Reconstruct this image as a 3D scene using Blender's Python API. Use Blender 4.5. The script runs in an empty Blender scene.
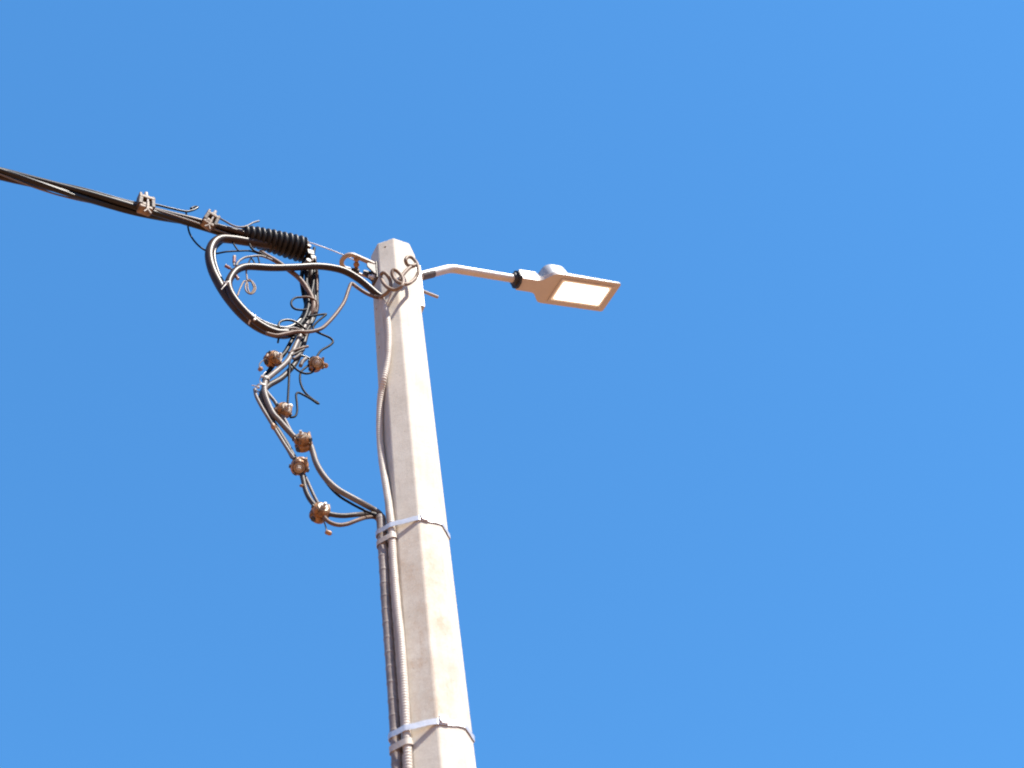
import bpy, bmesh, math, random
from mathutils import Vector, Matrix, noise
random.seed(7)
PI = math.pi; R_ = math.radians
C = bpy.context.scene.collection
scene = bpy.context.scene

# ------------------------------------------------------------------ camera
F = 1500.0                                             # focal length in pixels (52.7 mm on a 36 mm sensor)
CAM = Vector((0.0, -4.0, 1.6))
CR = Vector((0.99358226, 0.02011039, -0.11130978))
CU = Vector((0.08777015, -0.7578079, 0.64654743))
CF = Vector((0.07134911, 0.65216773, 0.75470958))
cd = bpy.data.cameras.new('camera'); cam = bpy.data.objects.new('camera', cd); C.objects.link(cam)
m = Matrix((CR, CU, -CF)).transposed().to_4x4(); m.translation = CAM
cam.matrix_world = m
cd.sensor_width = 36.0; cd.lens = F*36/1024; cd.clip_start = 0.05; cd.clip_end = 6000
cd.dof.use_dof = True; cd.dof.focus_distance = 6.1; cd.dof.aperture_fstop = 2.8
scene.camera = cam

def pix(P):
    d = Vector(P)-CAM; z = d.dot(CF)
    return 512+F*d.dot(CR)/z, 384-F*d.dot(CU)/z, z
def hdir(phi):                                         # horizontal direction, phi measured from the camera side of the pole
    return Vector((math.sin(R_(phi)), -math.cos(R_(phi)), 0))
def meet(px, py, P0, n):                               # measured sight line meets a plane of the place
    d = CF+CR*((px-512)/F)-CU*((py-384)/F)
    return CAM+d*((P0-CAM).dot(n)/d.dot(n))
CD = hdir(-61.8)                                       # where the overhead cable leads away from the pole
CN = Vector((-CD.y, CD.x, 0));  CN = CN if CN.y < 0 else -CN
def at(px, py, off=0.0):                               # a point in the vertical plane of the cable run
    return meet(px, py, CN*off, CN)
def path(pts): return [at(*p) for p in pts]

# ------------------------------------------------------------------ materials
def mat(name, col, rough=0.5, metal=0.0, var=0.0, scale=40, bump=0.0, bscale=None, col2=None, spec=0.5):
    M = bpy.data.materials.new(name); M.use_nodes = True
    nt = M.node_tree; b = nt.nodes['Principled BSDF']
    b.inputs['Roughness'].default_value = rough; b.inputs['Metallic'].default_value = metal
    b.inputs['Specular IOR Level'].default_value = spec
    tc = nt.nodes.new('ShaderNodeTexCoord')
    nz = nt.nodes.new('ShaderNodeTexNoise'); nz.inputs['Scale'].default_value = scale; nz.inputs['Detail'].default_value = 6
    nz.inputs['Roughness'].default_value = 0.65
    nt.links.new(tc.outputs['Object'], nz.inputs['Vector'])
    rp = nt.nodes.new('ShaderNodeValToRGB')
    c2 = col2 or tuple(max(0, c*(1-var)) for c in col)
    rp.color_ramp.elements[0].position = .32; rp.color_ramp.elements[1].position = .68
    rp.color_ramp.elements[0].color = (*c2, 1); rp.color_ramp.elements[1].color = (*col, 1)
    nt.links.new(nz.outputs['Fac'], rp.inputs['Fac']); nt.links.new(rp.outputs['Color'], b.inputs['Base Color'])
    if bump:
        n2 = nt.nodes.new('ShaderNodeTexNoise'); n2.inputs['Scale'].default_value = bscale or scale*4; n2.inputs['Detail'].default_value = 5
        nt.links.new(tc.outputs['Object'], n2.inputs['Vector'])
        bp = nt.nodes.new('ShaderNodeBump'); bp.inputs['Strength'].default_value = bump; bp.inputs['Distance'].default_value = .003
        nt.links.new(n2.outputs['Fac'], bp.inputs['Height']); nt.links.new(bp.outputs['Normal'], b.inputs['Normal'])
    return M
MT = {}
MT['black'] = mat('black_pvc', (.013, .0105, .0095), .38, spec=.3, var=.45, scale=60)
MT['rubber'] = mat('black_rubber', (.014, .0115, .0105), .46, var=.4, scale=70, bump=.15, spec=.22)
MT['brown'] = mat('brown_weathered_pvc', (.038, .0215, .015), .42, spec=.22, var=.45, scale=25)
MT['greycable'] = mat('grey_pvc', (.16, .14, .13), .5, spec=.25, var=.4, scale=25)
MT['tancable'] = mat('tan_pvc', (.135, .086, .062), .55, spec=.2, var=.35, scale=25)
MT['coil'] = mat('dull_grey_wire', (.22, .155, .108), .55, spec=.25, var=.35, scale=40)
MT['bluewire'] = mat('blue_black_wire', (.007, .008, .014), .55, var=.3, scale=40, spec=.10)
MT['midgrey'] = mat('dusty_dark_pvc', (.060, .050, .046), .5, var=.5, scale=20, spec=.2)
MT['hank'] = mat('dull_black_pvc', (.009, .009, .012), .5, var=.4, scale=40, spec=.11)
MT['conduit'] = mat('pale_conduit', (.50, .45, .39), .6, var=.25, scale=25, bump=.2)
MT['conduit2'] = mat('dirty_conduit', (.27, .225, .195), .5, col2=(.15, .12, .105), scale=18, bump=.3)
MT['steel'] = mat('galvanised_steel', (.62, .62, .64), .42, .45, var=.2, scale=60, bump=.15)
MT['wire'] = mat('bare_aluminium_wire', (.50, .48, .46), .55, .2, var=.15, scale=60)
MT['cast'] = mat('tan_cast_bracket', (.40, .33, .27), .55, var=.3, scale=50, bump=.25)
MT['rust'] = mat('rusty_clamp', (.43, .21, .072), .5, col2=(.016, .009, .007), scale=44, bump=.3)
MT['rust2'] = mat('rust_stained_steel', (.085, .055, .038), .6, col2=(.03, .02, .015), scale=50, bump=.3)
MT['clampbeige'] = mat('weathered_beige_clamp', (.25, .165, .10), .55, col2=(.035, .022, .016), scale=45, bump=.4)
MT['washer'] = mat('pale_metal_washer', (.36, .27, .19), .5, .2, var=.5, scale=50, bump=.2)
MT['red'] = mat('red_cap', (.20, .045, .03), .5, var=.3, scale=60)
MT['tie'] = mat('bleached_tie', (.42, .385, .35), .5, var=.25, scale=60)
MT['lamp'] = mat('light_grey_paint', (.44, .41, .385), .45, var=.06, scale=18, bump=.04)
MT['dome'] = mat('light_grey_plastic', (.29, .30, .32), .4, var=.06, scale=20)
MT['arm'] = mat('dull_galvanised_arm', (.52, .49, .46), .5, .2, var=.15, scale=22, bump=.1)
MT['dark'] = mat('dark_gasket', (.02, .018, .018), .6, var=.3)
MT['darkgrey'] = mat('dull_dark_grey', (.12, .105, .10), .7, var=.5, scale=60)

def concrete():
    M = bpy.data.materials.new('cast_concrete'); M.use_nodes = True; nt = M.node_tree; b = nt.nodes['Principled BSDF']
    L = nt.links.new; N = nt.nodes.new
    tc = N('ShaderNodeTexCoord')
    def nz(scale, det, rough=.6, mp=None):
        n = N('ShaderNodeTexNoise'); n.inputs['Scale'].default_value = scale; n.inputs['Detail'].default_value = det
        n.inputs['Roughness'].default_value = rough
        if mp:
            k = N('ShaderNodeMapping'); k.inputs['Scale'].default_value = mp; L(tc.outputs['Object'], k.inputs['Vector']); L(k.outputs['Vector'], n.inputs['Vector'])
        else: L(tc.outputs['Object'], n.inputs['Vector'])
        return n
    def ramp(src, p0, p1, c0, c1):
        r = N('ShaderNodeValToRGB'); r.color_ramp.elements[0].position = p0; r.color_ramp.elements[1].position = p1
        r.color_ramp.elements[0].color = (*c0, 1); r.color_ramp.elements[1].color = (*c1, 1); L(src, r.inputs['Fac']); return r
    def mix(kind, fac, a, c):
        x = N('ShaderNodeMix'); x.data_type = 'RGBA'; x.blend_type = kind
        if isinstance(fac, float): x.inputs['Factor'].default_value = fac
        else: L(fac, x.inputs['Factor'])
        L(a, x.inputs[6])
        if isinstance(c, tuple): x.inputs[7].default_value = (*c, 1)
        else: L(c, x.inputs[7])
        return x.outputs[2]
    base = ramp(nz(9, 8).outputs['Fac'], .3, .7, (.455, .415, .352), (.555, .515, .447)).outputs['Color']
    fine = ramp(nz(160, 4).outputs['Fac'], .3, .62, (.91, .90, .89), (1, 1, 1)).outputs['Color']
    col = mix('MULTIPLY', 1.0, base, fine)
    stain = ramp(nz(5.5, 5, .7, (1, 1, .55)).outputs['Fac'], .46, .66, (0, 0, 0), (1, 1, 1)).outputs['Color']
    sx = N('ShaderNodeSeparateXYZ'); L(tc.outputs['Object'], sx.inputs[0])
    zr = N('ShaderNodeMapRange'); zr.interpolation_type = 'SMOOTHSTEP'; zr.inputs['From Min'].default_value = 5.9; zr.inputs['From Max'].default_value = 4.3
    zr.inputs['To Min'].default_value = .10; zr.inputs['To Max'].default_value = 1.0; L(sx.outputs['Z'], zr.inputs['Value'])
    sp = ramp(nz(34, 6, .75, (1, 1, .7)).outputs['Fac'], .40, .60, (.25, .25, .25), (1, 1, 1)).outputs['Color']
    mq = N('ShaderNodeMath'); mq.operation = 'MULTIPLY'; L(stain, mq.inputs[0]); L(sp, mq.inputs[1])
    mm = N('ShaderNodeMath'); mm.operation = 'MULTIPLY'; L(mq.outputs[0], mm.inputs[0]); L(zr.outputs['Result'], mm.inputs[1])
    col = mix('MIX', mm.outputs[0], col, (.36, .235, .145))
    streak = ramp(nz(3, 4, .6, (22, 22, .8)).outputs['Fac'], .55, .75, (1, 1, 1), (.90, .88, .86)).outputs['Color']
    col = mix('MULTIPLY', 1.0, col, streak)
    v = N('ShaderNodeTexVoronoi'); v.inputs['Scale'].default_value = 26; L(tc.outputs['Object'], v.inputs['Vector'])
    pit = ramp(v.outputs['Distance'], .045, .085, (.60, .56, .53), (1, 1, 1)).outputs['Color']
    col = mix('MULTIPLY', .8, col, pit)
    wv = N('ShaderNodeTexNoise'); wv.inputs['Scale'].default_value = 4.5; wv.inputs['Detail'].default_value = 10; wv.inputs['Roughness'].default_value = .72
    k2 = N('ShaderNodeMapping'); k2.inputs['Scale'].default_value = (1, 1, 2.6); L(tc.outputs['Object'], k2.inputs['Vector']); L(k2.outputs['Vector'], wv.inputs['Vector'])
    ab = N('ShaderNodeMath'); ab.operation = 'SUBTRACT'; ab.inputs[1].default_value = .5; L(wv.outputs['Fac'], ab.inputs[0])
    ab2 = N('ShaderNodeMath'); ab2.operation = 'ABSOLUTE'; L(ab.outputs[0], ab2.inputs[0])
    hair = ramp(ab2.outputs[0], .0, .006, (.72, .68, .65), (1, 1, 1)).outputs['Color']
    col = mix('MULTIPLY', .5, col, hair)
    L(col, b.inputs['Base Color']); b.inputs['Roughness'].default_value = .85; b.inputs['Specular IOR Level'].default_value = .3
    bp = N('ShaderNodeBump'); bp.inputs['Strength'].default_value = .22; bp.inputs['Distance'].default_value = .004
    L(nz(70, 8, .7).outputs['Fac'], bp.inputs['Height']); L(bp.outputs['Normal'], b.inputs['Normal'])
    return M
MT['concrete'] = concrete()

def panel_mat():
    M = bpy.data.materials.new('lit_diffuser'); M.use_nodes = True; b = M.node_tree.nodes['Principled BSDF']
    b.inputs['Base Color'].default_value = (.8, .78, .74, 1); b.inputs['Roughness'].default_value = .25
    b.inputs['Emission Color'].default_value = (1, .93, .82, 1); b.inputs['Emission Strength'].default_value = 1.3
    return M
MT['panel'] = panel_mat()
MT['rim'] = mat('frosted_plastic', (.75, .70, .62), .3)
MT['rim'].node_tree.nodes['Principled BSDF'].inputs['Emission Color'].default_value = (1, .85, .62, 1)
MT['rim'].node_tree.nodes['Principled BSDF'].inputs['Emission Strength'].default_value = .12

# ------------------------------------------------------------------ mesh helpers
def obj(name, bm, material, parent=None, smooth=False, bevel=0, ang=40):
    me = bpy.data.meshes.new(name); bmesh.ops.recalc_face_normals(bm, faces=bm.faces); bm.to_mesh(me); bm.free()
    o = bpy.data.objects.new(name, me); C.objects.link(o); me.materials.append(MT[material] if isinstance(material, str) else material)
    if smooth:
        for p in me.polygons: p.use_smooth = True
        if smooth != 2: me.set_sharp_from_angle(angle=R_(ang))
    if bevel:
        b = o.modifiers.new('bevel', 'BEVEL'); b.width = bevel; b.segments = 2; b.limit_method = 'ANGLE'; b.angle_limit = R_(35)
    if parent is not None:
        o.parent = parent
        o.matrix_parent_inverse = parent.matrix_basis.inverted()
    return o
def tag(o, label, cat, group=None, kind=None):
    if label: o['label'] = label
    if cat: o['category'] = cat
    if group: o['group'] = group
    if kind: o['kind'] = kind
    return o
def empty(name, loc, label, cat, group=None):
    o = bpy.data.objects.new(name, None); C.objects.link(o); o.location = loc; o.empty_display_size = .05
    return tag(o, label, cat, group)
def spline(P, step):
    """Catmull-Rom resampled every step metres"""
    Q = [P[0]*2-P[1]]+list(P)+[P[-1]*2-P[-2]]
    out = []
    for i in range(1, len(Q)-2):
        p0, p1, p2, p3 = Q[i-1], Q[i], Q[i+1], Q[i+2]
        n = max(2, int((p2-p1).length/step))
        for k in range(n):
            t = k/n
            out.append(.5*((2*p1)+(p2-p0)*t+(2*p0-5*p1+4*p2-p3)*t*t+(3*p1-p0-3*p2+p3)*t**3))
    out.append(Q[-2]); return out
def frames(P):
    T = [(P[min(i+1, len(P)-1)]-P[max(i-1, 0)]).normalized() for i in range(len(P))]
    a = Vector((0, 0, 1)) if abs(T[0].z) < .9 else Vector((1, 0, 0))
    u = T[0].cross(a).normalized(); fr = []
    for t in T:
        u = (u-t*u.dot(t)).normalized(); fr.append((u, t.cross(u)))
    return fr
def tube_into(bm, P, rad, sides=10, cap=True, squash=None):
    fr = frames(P); rings = []
    for i, (p, (u, v)) in enumerate(zip(P, fr)):
        r = rad(i) if callable(rad) else rad
        rings.append([bm.verts.new(p+u*(math.cos(2*PI*k/sides)*r)+v*(math.sin(2*PI*k/sides)*r)) for k in range(sides)])
    for a, b in zip(rings, rings[1:]):
        for k in range(sides):
            bm.faces.new((a[k], a[(k+1) % sides], b[(k+1) % sides], b[k]))
    if cap:
        bm.faces.new(rings[0][::-1]); bm.faces.new(rings[-1])
def box_into(bm, M, sx, sy, sz):
    r = bmesh.ops.create_cube(bm, size=1, matrix=M @ Matrix.Diagonal((sx, sy, sz, 1))); return r
def cyl_into(bm, M, r1, r2, h, seg=16):
    return bmesh.ops.create_cone(bm, cap_ends=True, segments=seg, radius1=r1, radius2=r2, depth=h, matrix=M)
def basis(x, y, z, o): 
    M = Matrix((x, y, z)).transposed().to_4x4(); M.translation = o; return M
def axis_mat(o, z, xh=None):
    z = z.normalized(); a = xh or (Vector((0, 0, 1)) if abs(z.z) < .9 else Vector((1, 0, 0)))
    x = (a-z*a.dot(z)).normalized(); return basis(x, z.cross(x), z, o)
def prism_into(bm, outline, M, h0, h1):
    """outline in local xy extruded from z=h0 to z=h1 (numbers or functions of x,y)"""
    f0 = h0 if callable(h0) else (lambda x, y: h0); f1 = h1 if callable(h1) else (lambda x, y: h1)
    lo = [bm.verts.new(M @ Vector((x, y, f0(x, y)))) for x, y in outline]; hi = [bm.verts.new(M @ Vector((x, y, f1(x, y)))) for x, y in outline]
    n = len(lo); bm.faces.new(lo[::-1]); bm.faces.new(hi)
    for i in range(n): bm.faces.new((lo[i], lo[(i+1) % n], hi[(i+1) % n], hi[i]))
def px2m(P, w): return .5*w*pix(P)[2]/F               # half of a measured width at that depth

def wire(name, pts, w, material, label, cat='cable', group=None, parent=None, wob=.0008, P=None, sides=14, step=.005):
    P = P or path(pts); S = spline(P, step)
    s0 = random.random()*50
    S = [p+wob*Vector((noise.noise((s0, i*.06, 0)), noise.noise((s0, i*.06, 5)), noise.noise((s0, i*.06, 9)))) for i, p in enumerate(S)]
    r = px2m(P[len(P)//2], w)
    bm = bmesh.new()
    tube_into(bm, S, lambda i: r*(1+.03*noise.noise((s0, i*.03, 3))), sides)
    o = obj(name, bm, material, parent, smooth=2)
    if parent is None: tag(o, label, cat, group)
    return o

# ------------------------------------------------------------------ ground
bm = bmesh.new()
n = 48
def gv(i, j):
    x = (i/n*2-1); y = (j/n*2-1); X = 2500*x*abs(x)**1.6; Y = 2500*y*abs(y)**1.6
    d = math.hypot(X, Y); z = 0 if d < 6 else min(1, (d-6)/60)*.35*noise.noise((X*.03, Y*.03, 1))
    return (X, Y, z)
V = [[bm.verts.new(gv(i, j)) for j in range(n+1)] for i in range(n+1)]
for i in range(n):
    for j in range(n): bm.faces.new((V[i][j], V[i+1][j], V[i+1][j+1], V[i][j+1]))
MT['earth'] = mat('dry_red_earth', (.28, .138, .066), .95, col2=(.225, .105, .048), scale=.8, bump=.6, bscale=14)
tag(obj('ground', bm, 'earth', smooth=2), None, None, kind='structure')

# ------------------------------------------------------------------ pole
ZT = 7.1881; AL = 5.2
def PR(z): return .1015+.0071*(ZT-z)
def pv(k, z, r=None): 
    r = PR(z) if r is None else r
    a = R_(AL+45*k); return Vector((r*math.sin(a), -r*math.cos(a), z))
def pole_dist(p):
    r = PR(p.z); poly = [pv(k, p.z, r).xy for k in range(8)]; q = p.xy
    inside = max((q.dot(hdir(AL+22.5+45*k).xy)-r*math.cos(R_(22.5))) for k in range(8)) < 0
    d = 9
    for k in range(8):
        a, b = poly[k], poly[(k+1) % 8]; t = max(0, min(1, (q-a).dot(b-a)/(b-a).length_squared)); d = min(d, (a+(b-a)*t-q).length)
    return -d if inside else d
def on_pole(px, py, gap, lo=-.03, hi=.35):
    """nearest-to-camera point of the sight line that lies gap outside the pole (or the closest pass)"""
    best = None; o = hi
    while o > lo:
        p = at(px, py, o); d = pole_dist(p)
        if d <= gap: return p
        if best is None or d < best[0]: best = (d, p)
        o -= .001
    return best[1]

bm = bmesh.new()
zs = [-.3, 0, 1, 2, 3, 4, 5, 6, 6.6, ZT]
rings = [[bm.verts.new(pv(k, z)) for k in range(8)] for z in zs]
for a, b in zip(rings, rings[1:]):
    for k in range(8): bm.faces.new((a[k], a[(k+1) % 8], b[(k+1) % 8], b[k]))
bm.faces.new(rings[0][::-1]); bm.faces.new(rings[-1])
pole = obj('concrete_pole', bm, 'concrete', bevel=.006)
tag(pole, 'pale eight sided concrete pole with cables and a lamp at its top', 'pole')
# bolt holes cut into the faces
FACE = {-2: -62.3, -1: -17.3, 0: 27.7, 1: 72.7, 2: 117.7, 3: 162.7}
def face_hit(px, py, f):
    nrm = hdir(FACE[f]); p = Vector((0, 0, 6.8))
    for _ in range(6):
        p = meet(px, py, nrm*(PR(p.z)*math.cos(R_(22.5))), nrm)
    return p, nrm
bm = bmesh.new()
for px, py, f in [(376.3, 309, -2), (378.5, 334, -2), (379, 347.5, -2), (385, 247, -1), (404, 241.3, 0), (386.5, 240.2, -1)]:
    p, nrm = face_hit(px, py, f)
    cyl_into(bm, axis_mat(p, nrm), .0062, .0062, .09, 12)
cutter = obj('cutter', bm, 'dark')
md = pole.modifiers.new('holes', 'BOOLEAN'); md.object = cutter; md.operation = 'DIFFERENCE'; md.solver = 'EXACT'
dg = bpy.context.evaluated_depsgraph_get()
me2 = bpy.data.meshes.new_from_object(pole.evaluated_get(dg))
pole.modifiers.clear(); pole.data = me2
bpy.data.objects.remove(cutter)

# ------------------------------------------------------------------ street lamp
PHI = 116.36; TILT = R_(14.3); ROLL = R_(4.47)
hL = hdir(PHI); w0 = Vector((hL.y, -hL.x, 0))
Lx = hL*math.cos(TILT)+Vector((0, 0, 1))*math.sin(TILT); dn = Lx.cross(w0)
Wy = w0*math.cos(ROLL)+dn*math.sin(ROLL); Uz = -Lx.cross(Wy)
LO = hL*.66+Vector((0, 0, 7.284))
LM = basis(Lx, Wy, Uz, LO)                              # x along the lamp, y across, z up; z=0 is its underside
lamp = empty('street_lamp', Vector((0, 0, 7.1))+hdir(118.24)*.093, 'light grey flat street lamp with lit panel, on a bent arm at the pole top', 'street lamp')
# housing
def half_outline(sg):
    pts = [(-.007, .040), (.070, .0400), (.090, .0425), (.108, .052), (.124, .071), (.138, .087), (.152, .096), (.172, .0993)]
    for k in range(7):
        a = PI/2*(k/6); pts.append((.537-.014+.014*math.sin(a), .0993-.014+.014*math.cos(a)))
    return [(x, sg*y) for x, y in pts]
ol = half_outline(-1)+half_outline(1)[::-1]
def topz(x, y):
    if x < .08: h = .064
    elif x < .15: t = (x-.08)/.07; h = .064-(.064-.024)*(3*t*t-2*t**3)
    else: h = .024-.012*(x-.15)/.387
    return h
bm = bmesh.new()
rows = [-.007, .03, .07, .08, .086, .092, .098, .104, .112, .124, .138, .152, .172, .2, .26, .34, .42, .50, .523, .53, .5351, .537]
def hw(x):
    pts = half_outline(1)
    for (x0, y0), (x1, y1) in zip(pts, pts[1:]):
        if x0 <= x <= x1 and x1 > x0: return y0+(y1-y0)*(x-x0)/(x1-x0)
    return pts[-1][1]
cols = [-1, -.93, -.6, -.2, .2, .6, .93, 1]
def topshape(x, c):
    h = topz(x, 0); a = abs(c)
    if a < .5: return h
    t = max(0, min(1, (x-.080)/.022)); low = .020-.010*max(0, x-.15)/.387
    e = .058*(1-t)+low*t if a > .95 else h*(1-t)+(low*1.12)*t
    return min(h, e)
up = [[bm.verts.new(LM @ Vector((x, hw(x)*c, topshape(x, c)))) for c in cols] for x in rows]
lo = [[bm.verts.new(LM @ Vector((x, hw(x)*c, 0))) for c in cols] for x in rows]
for i in range(len(rows)-1):
    for j in range(len(cols)-1):
        bm.faces.new((up[i][j], up[i+1][j], up[i+1][j+1], up[i][j+1]))
        bm.faces.new((lo[i][j], lo[i][j+1], lo[i+1][j+1], lo[i+1][j]))
    for j in (0, -1): bm.faces.new((up[i][j], lo[i][j], lo[i+1][j], up[i+1][j]))
for j in range(len(cols)-1):
    for i in (0, -1): bm.faces.new((up[i][j], up[i][j+1], lo[i][j+1], lo[i][j]))
housing = obj('housing', bm, 'lamp', lamp, smooth=True, bevel=.0025, ang=30)
# bezel round the panel: a slightly recessed tray edge standing under the housing
def rrect(x0, x1, hwid, r, seg=5):
    o = []
    for cx, cy, a0 in ((x1-r, hwid-r, 0), (x0+r, hwid-r, 90), (x0+r, -hwid+r, 180), (x1-r, -hwid+r, 270)):
        for k in range(seg+1):
            a = R_(a0+90*k/seg); o.append((cx+r*math.cos(a), cy+r*math.sin(a)))
    return o
bm = bmesh.new()
a = rrect(.193, .508, .0775, .008); b = rrect(.205, .497, .068, .006); nn = len(a)
va = [bm.verts.new(LM @ Vector((x, y, -.0005))) for x, y in a]; vb = [bm.verts.new(LM @ Vector((x, y, -.0035))) for x, y in a]
vc = [bm.verts.new(LM @ Vector((x, y, -.0035))) for x, y in b]; vd = [bm.verts.new(LM @ Vector((x, y, -.0005))) for x, y in b]
for i in range(nn):
    j = (i+1) % nn
    for p, q in ((va, vb), (vb, vc), (vc, vd), (vd, va)): bm.faces.new((p[i], p[j], q[j], q[i]))
obj('bezel', bm, 'lamp', lamp, smooth=True)
bm = bmesh.new(); prism_into(bm, rrect(.2055, .4965, .0675, .006), LM, -.0014, -.0006)
obj('frosted_rim', bm, 'rim', lamp)
bm = bmesh.new(); prism_into(bm, rrect(.218, .486, .0575, .010), LM, -.0026, -.0010)
obj('light_panel', bm, 'panel', lamp)
for sx_, sy_ in ((.199, .0725), (.199, -.0725), (.5025, .0725), (.5025, -.0725)):
    bm = bmesh.new(); cyl_into(bm, LM @ Matrix.Translation((sx_, sy_, -.0042)), .0042, .0042, .003, 12); obj('cover_screw', bm, 'steel', lamp)
# round control housing on top
bm = bmesh.new(); seg = 40
prof = [(.078, .0), (.0765, .016), (.064, .076), (.0625, .0785), (.0615, .079), (.0, .0915)]
def sq(a, e): return math.copysign(abs(math.cos(a))**e, math.cos(a)), math.copysign(abs(math.sin(a))**e, math.sin(a))
rr = [[bm.verts.new(LM @ Vector((.195+r*sq(2*PI*k/seg+.4, .62)[0], .012+r*sq(2*PI*k/seg+.4, .62)[1], .016+h))) for k in range(seg)] for r, h in prof[:-1]]
for p, q in zip(rr, rr[1:]):
    for k in range(seg): bm.faces.new((p[k], p[(k+1) % seg], q[(k+1) % seg], q[k]))
bm.faces.new(rr[-1]); bm.faces.new(rr[0][::-1])
obj('control_dome', bm, 'dome', lamp, smooth=True, ang=28)
for k in range(2):
    bm = bmesh.new(); cyl_into(bm, LM @ Matrix.Translation((.02+.045*k, .026, .066)), .006, .006, .008, 6)
    obj('fixing_screw', bm, 'steel', lamp)
# arm
pe = LM @ Vector((-.02, 0, .033)); P118 = hdir(118.24)
nA = Vector((-hL.y, hL.x, 0))
pb = meet(450.5, 268.3, Vector((0, 0, 0)), nA); ps = meet(423, 275.3, Vector((0, 0, 0)), nA)
ps = ps+(ps-pb)*.12
d1 = (pb-ps).normalized(); d2 = (pe-pb).normalized(); rb = .035
A = [ps, pb-d1*rb]
for k in range(1, 8):
    t = k/8; A.append((pb-d1*rb)*(1-t)**2+pb*2*t*(1-t)+(pb+d2*rb)*t*t)
A += [pb+d2*rb, pe+d2*.05]
bm = bmesh.new(); tube_into(bm, A, .0205, 24); obj('arm', bm, 'arm', lamp, smooth=True)
# half shell added as a dark patch on the underside of the arm's root
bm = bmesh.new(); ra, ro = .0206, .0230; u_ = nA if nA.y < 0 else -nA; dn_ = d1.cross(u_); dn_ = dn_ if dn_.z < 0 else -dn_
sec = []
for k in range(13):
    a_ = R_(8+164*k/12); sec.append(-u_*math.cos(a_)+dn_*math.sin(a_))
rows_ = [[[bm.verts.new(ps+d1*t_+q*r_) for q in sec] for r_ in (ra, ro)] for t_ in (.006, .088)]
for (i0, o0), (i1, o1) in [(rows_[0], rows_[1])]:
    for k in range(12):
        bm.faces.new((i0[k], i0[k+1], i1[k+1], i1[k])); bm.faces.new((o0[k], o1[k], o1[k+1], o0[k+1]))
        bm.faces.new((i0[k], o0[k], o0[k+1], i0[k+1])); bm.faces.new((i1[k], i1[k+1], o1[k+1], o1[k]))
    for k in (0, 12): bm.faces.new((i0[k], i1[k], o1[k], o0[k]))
obj('root_dark_patch', bm, 'darkgrey', lamp, smooth=True)
# black collar where arm enters the housing
bm = bmesh.new()
cyl_into(bm, LM @ Matrix.Translation((-.0135, 0, .030)) @ Matrix.Rotation(PI/2, 4, 'Y') @ Matrix.Rotation(PI/8, 4, 'Z'), .046, .046, .0125, 8)
cyl_into(bm, LM @ Matrix.Translation((-.026, 0, .031)) @ Matrix.Rotation(PI/2, 4, 'Y'), .030, .033, .016, 20)
obj('gasket', bm, 'dark', lamp, bevel=.002)
# mounting plate on the pole face
zc = 7.10
tv = Vector((P118.y, -P118.x, 0))
top_z = meet(422, 266.5, tv*.046, tv).z; bot_z = meet(422, 306, tv*.046, tv).z
bm = bmesh.new(); zc = (top_z+bot_z)/2; hz = top_z-bot_z
ap = PR(zc)*math.cos(R_(22.5))
box_into(bm, basis(P118, tv, Vector((0, 0, 1)), P118*(ap+.009)+Vector((0, 0, zc))), .014, .084, hz)
for s in (-1, 1): box_into(bm, basis(P118, tv, Vector((0, 0, 1)), P118*(ap-.002)+tv*(s*.0455)+Vector((0, 0, zc))), .034, .006, hz)
obj('mounting_plate', bm, 'lamp', lamp, bevel=.0015)
for dz in (-.40, .40):
    bm = bmesh.new(); cyl_into(bm, axis_mat(P118*(ap+.02)+Vector((0, 0, zc+dz*hz)), P118), .009, .009, .012, 6); obj('nut', bm, 'arm', lamp)

# anchor bolt through the pole
zb = at(373, 274).z
bm = bmesh.new()
p1 = meet(438, 297.2, Vector((0, 0, 0)), Vector((-P118.y, P118.x, 0)))
zb2 = p1.z; q0 = P118*(PR(zb2)*.9239-.02)+Vector((0, 0, zb2+.012))
S = [q0.lerp(p1, k/60) for k in range(61)]
tube_into(bm, S, lambda i: .0072+(.0007 if i % 2 else 0), 12)
cyl_into(bm, axis_mat(P118*(PR(zb2)*.9239+.020)+Vector((0, 0, zb2+.0095)), P118), .015, .015, .010, 6)
tag(obj('through_bolt', bm, 'cast', smooth=True, ang=30), 'dull threaded bolt end sticking out of the pole below the lamp arm', 'bolt')

# ------------------------------------------------------------------ anchor bracket holding the cable's bare wire
br = empty('anchor_bracket', at(373, 272), 'tan cast anchor bracket shaped like an open loop, bolted to the pole', 'bracket')
ZB = at(360, 262, .0).z
def lvl(x, y, dz=0): return meet(x, y, Vector((0, 0, ZB+dz)), Vector((0, 0, 1)))
def ribbon(bm, pts, w, thick, dz=0):
    """flat bar lying level, w across, thick vertically"""
    P = spline([lvl(x, y, dz) for x, y in pts], .005); rings = []
    for i, p in enumerate(P):
        t = (P[min(i+1, len(P)-1)]-P[max(i-1, 0)]).normalized(); s = t.cross(Vector((0, 0, 1))).normalized()
        rings.append([bm.verts.new(p+s*(a*w/2)+Vector((0, 0, b*thick/2))) for a, b in ((-1, -1), (1, -1), (1, 1), (-1, 1))])
    for a, b in zip(rings, rings[1:]):
        for j in range(4): bm.faces.new((a[j], a[(j+1) % 4], b[(j+1) % 4], b[j]))
    bm.faces.new(rings[0][::-1]); bm.faces.new(rings[-1])
bm = bmesh.new()
ribbon(bm, [(350, 269.5), (345, 268.2), (342.2, 265.5), (341.8, 261), (344.3, 257.2), (348, 255.2), (352.5, 255), (360, 258), (368, 261.6), (377, 265.8)], .020, .012)
obj('loop_bar', bm, 'cast', br, bevel=.002)
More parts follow.
